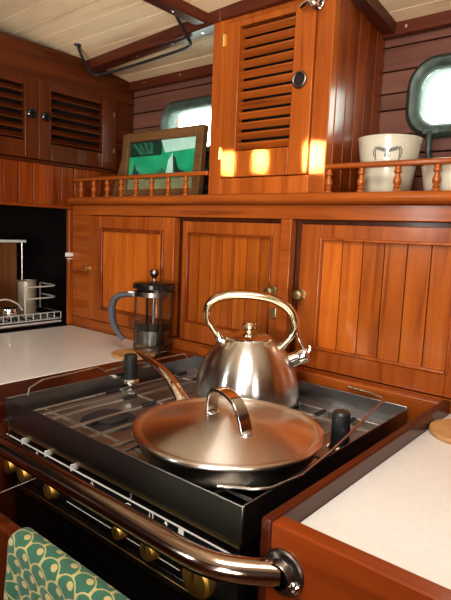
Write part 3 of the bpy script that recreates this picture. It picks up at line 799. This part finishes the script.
mb.tube([(xr1, -.22, .032), (xr1, -.21, .066), (xr1, -.175, .080), (xr1, -.14, .066), (xr1, -.125, .045)], .0022, 8, smooth=2)
build('wire_frame', mb, 'white_wire', rk)
mb = MB(); mb.box(xr0-.006, xr1+.006, ya-.006, yb_+.006, .0, .004); build('drip_tray', mb, 'steel_dark', rk, bevel=.002)
def steelpot(label, x, y, r, h, z=.0162):
    p = thing('steel_pot', label, 'pot', (x, y, z))
    m = MB(); m.lathe([(0, 0), (r*.9, 0), (r, .004), (r, h-.002), (r+.0025, h), (r-.002, h), (r-.002, .005), (0, .004)], (x, y, z), 40); build('pot_body', m, 'aluminium', p)
    return p
steelpot('tall steel pot at the right end of the wire rack', -.405, -.078, .0245, .100)
steelpot('steel pot at the far left end of the wire rack', -.40, -.205, .030, .096)
tb = thing('steel_bowl', 'small round polished steel bowl in the wire rack beside the tall pot', 'bowl', (-.375, -.148, .016))
mb = MB(); mb.lathe([(0, .0), (.012, 0), (.021, .008), (.0235, .020), (.021, .032), (.022, .034), (.019, .033), (.019, .010), (0, .004)], (-.375, -.145, .0162), 32); build('bowl_body', mb, 'chrome', tb)
cb = thing('chopping_board', 'brown wooden board with a white top edge standing behind the rack', 'board', (-.50, -.15, 0))
mb = MB(); mb.box(-.512, -.498, -.30, -.055, -.0035, .214); build('panel', mb, 'board_wood', cb, bevel=.002)
mb = MB(); mb.box(-.515, -.494, -.30, -.028, .2145, .2225); build('white_edge', mb, 'white_plastic', cb, bevel=.001)
mb = MB(); mb.tube([(-.505, -.036, -.0035), (-.505, -.036, .2145)], .0035, 10); build('side_post', mb, 'steel_dark', cb)

# ------------------------------------------------------------------ towel over a wooden panel in front of the oven
mb = MB(); mb.box(.19, .66, -.566, -.548, -.9, -.0685)
tag(build('wooden_partition', mb, 'dark_v', bevel=.004, seg=3), 'upright varnished wood partition in the lower left below the crash bar', 'partition')
bm = bmesh.new(); uvl = bm.loops.layers.uv.new('UVMap'); ti = bm.faces.layers.float.new('tint_f')
prof = []
for k in range(26): prof.append((-.5705, -.36+.285*k/25))
for k in range(1, 8):
    a = PI-PI*k/8; prof.append((-.557+.0135*math.cos(a), -.0735+.0095*math.sin(a)))
for k in range(20): prof.append((-.5435, -.075-.20*k/19))
NX = 60; x0, x1 = .4215, .650; grid = []; L_ = 0; dist_ = [0]
for p, q in zip(prof[:-1], prof[1:]): L_ += math.hypot(q[0]-p[0], q[1]-p[1]); dist_.append(L_)
top = dist_[28]
for j, (yy, zz_) in enumerate(prof):
    row = []
    for i in range(NX+1):
        u = i/NX; x = x0+(x1-x0)*u
        hang = max(0, -.075-zz_)
        wv = .006*min(1, hang/.06)*math.sin(u*19+1.0+hang*6)+.003*min(1, hang/.05)*math.sin(u*41+hang*11)
        s_ = -1 if j < 29 else 1
        yy2 = yy-abs(wv)*1.0 if s_ < 0 else yy+abs(wv)
        row.append(bm.verts.new((x+.004*math.sin(hang*20)*(1-u), yy2, zz_)))
    grid.append(row)
PW = .031
for j in range(len(prof)-1):
    for i in range(NX):
        f = bm.faces.new((grid[j][i], grid[j][i+1], grid[j+1][i+1], grid[j+1][i])); f.smooth = True
        for lp, (jj, ii) in zip(f.loops, ((j, i), (j, i+1), (j+1, i+1), (j+1, i))):
            uu = (x1-x0)*ii/NX; vv = dist_[jj]
            lp[uvl].uv = (uu/PW, (vv-top)/(PW*.45)+.25*uu/PW)
me = bpy.data.meshes.new('towel'); bm.to_mesh(me); bm.free(); me.materials.append(MATS['towel_cloth'])
o = bpy.data.objects.new('towel', me); COL.objects.link(o)
sd_ = o.modifiers.new('solid', 'SOLIDIFY'); sd_.thickness = .0018; sd_.offset = 1
tag(o, 'green and cream scallop-patterned tea towel hanging over the wooden panel', 'towel')
mb = MB(); mb.tube([(.255, -.502, -.104), (.2735, -.4475, -.0905)], .001, 8)
build('door_stay', mb, 'steel_dark', st)

# ------------------------------------------------------------------ towel bar under the ceiling
hb_ = thing('ceiling_bar', 'dark bent metal grab bar hanging under the ceiling planks at left', 'rail', (-.1, .06, .69))
mb = MB(); cz = lambda y, d=.014: ceil_z(y)-d
mb.tube([(-.2391, -.0333, cz(-.0333, .001)), (-.245, -.025, cz(-.025, .012)), (-.275, .022, cz(.022, .030)), (-.281, .040, cz(.045, .034)), (-.268, .056, cz(.06, .034)), (0.0, .040, cz(.045, .034)), (.078, .034, cz(.034, .034)), (.092, .022, cz(.022, .033)), (.097, .004, cz(.003, .030)), (.104, -.030, cz(-.03, .012)), (.1106, -.052, cz(-.052, .001))], .0034, 10, smooth=1)
build('bar', mb, 'grate_iron', hb_)
for x, y in ((-.2391, -.0345), (.1106, -.0535)):
    mb = MB(); mb.lathe([(0, -.004), (.008, -.003), (.009, 0)], (x, y, ceil_z(y)), 16); build('foot', mb, 'grate_iron', hb_)

# ------------------------------------------------------------------ light
def area(name, loc, target, sx, sy, power, col):
    l = bpy.data.lights.new(name, 'AREA'); l.shape = 'RECTANGLE'; l.size = sx; l.size_y = sy; l.energy = power; l.color = col
    o = bpy.data.objects.new(name, l); COL.objects.link(o); o.location = loc
    o.rotation_euler = (Vector(target)-Vector(loc)).to_track_quat('-Z', 'Y').to_euler()
    return o
area('hatch_light', (.75, -.70, ceil_z(-.70)-.03), (.62, -.45, 0), .40, .40, 11.5, (1, .94, .86))
area('window_light', (-.10, -2.0, .50), (.45, -.2, .1), .14, .42, 5, (.93, .97, 1))
area('window_light', (1.12, -2.0, .46), (.45, -.2, .1), .20, .40, 9, (.93, .97, 1))
area('side_fill', (1.8, -1.1, .40), (.4, -.2, .2), .30, .6, 4, (1, .95, .88))  # added fill lamp from the right, no real opening there
for tx, tz, w_, h_ in ((.236, .402, .030, .038), (.3151, .404, .032, .040), (.431, .405, .034, .046)):
    l = area('sun_shaft', (tx-.22, -1.05, tz+.27), (tx, 0, tz), w_, h_, .16, (1, .90, .70)); l.data.spread = math.radians(1.2)
area('ceiling_fill', (1.0, -1.5, .15), (.0, .0, .72), .5, .3, 4.2, (1, .93, .82)).data.spread = math.radians(70)  # added upward fill lamp that brightens the ceiling, no real source
wd = bpy.data.worlds.new('World'); S.world = wd; wd.use_nodes = True
nt = wd.node_tree; bg = nt.nodes['Background']; bg.inputs['Color'].default_value = (.93, 1, .97, 1); bg.inputs['Strength'].default_value = 13

# ------------------------------------------------------------------ camera
cam = bpy.data.cameras.new('Camera'); co = bpy.data.objects.new('Camera', cam); COL.objects.link(co)
yaw, pitch, roll = (math.radians(a) for a in (39.7746, -7.309, 2.3424))
F = Vector((-math.sin(yaw)*math.cos(pitch), math.cos(yaw)*math.cos(pitch), math.sin(pitch)))
r0 = Vector((math.cos(yaw), math.sin(yaw), 0)); u0 = r0.cross(F)
Rr = math.cos(roll)*r0+math.sin(roll)*u0; U = -math.sin(roll)*r0+math.cos(roll)*u0
co.matrix_world = Matrix(((Rr.x, U.x, -F.x, .9347), (Rr.y, U.y, -F.y, -.8393), (Rr.z, U.z, -F.z, .2692), (0, 0, 0, 1)))
cam.sensor_fit = 'VERTICAL'; cam.sensor_height = 24; cam.lens = 24*532.2/600; cam.clip_start = .01
S.camera = co
S.view_settings.view_transform = 'Standard'
S.view_settings.look = 'Medium High Contrast'
S.view_settings.exposure = -0.38
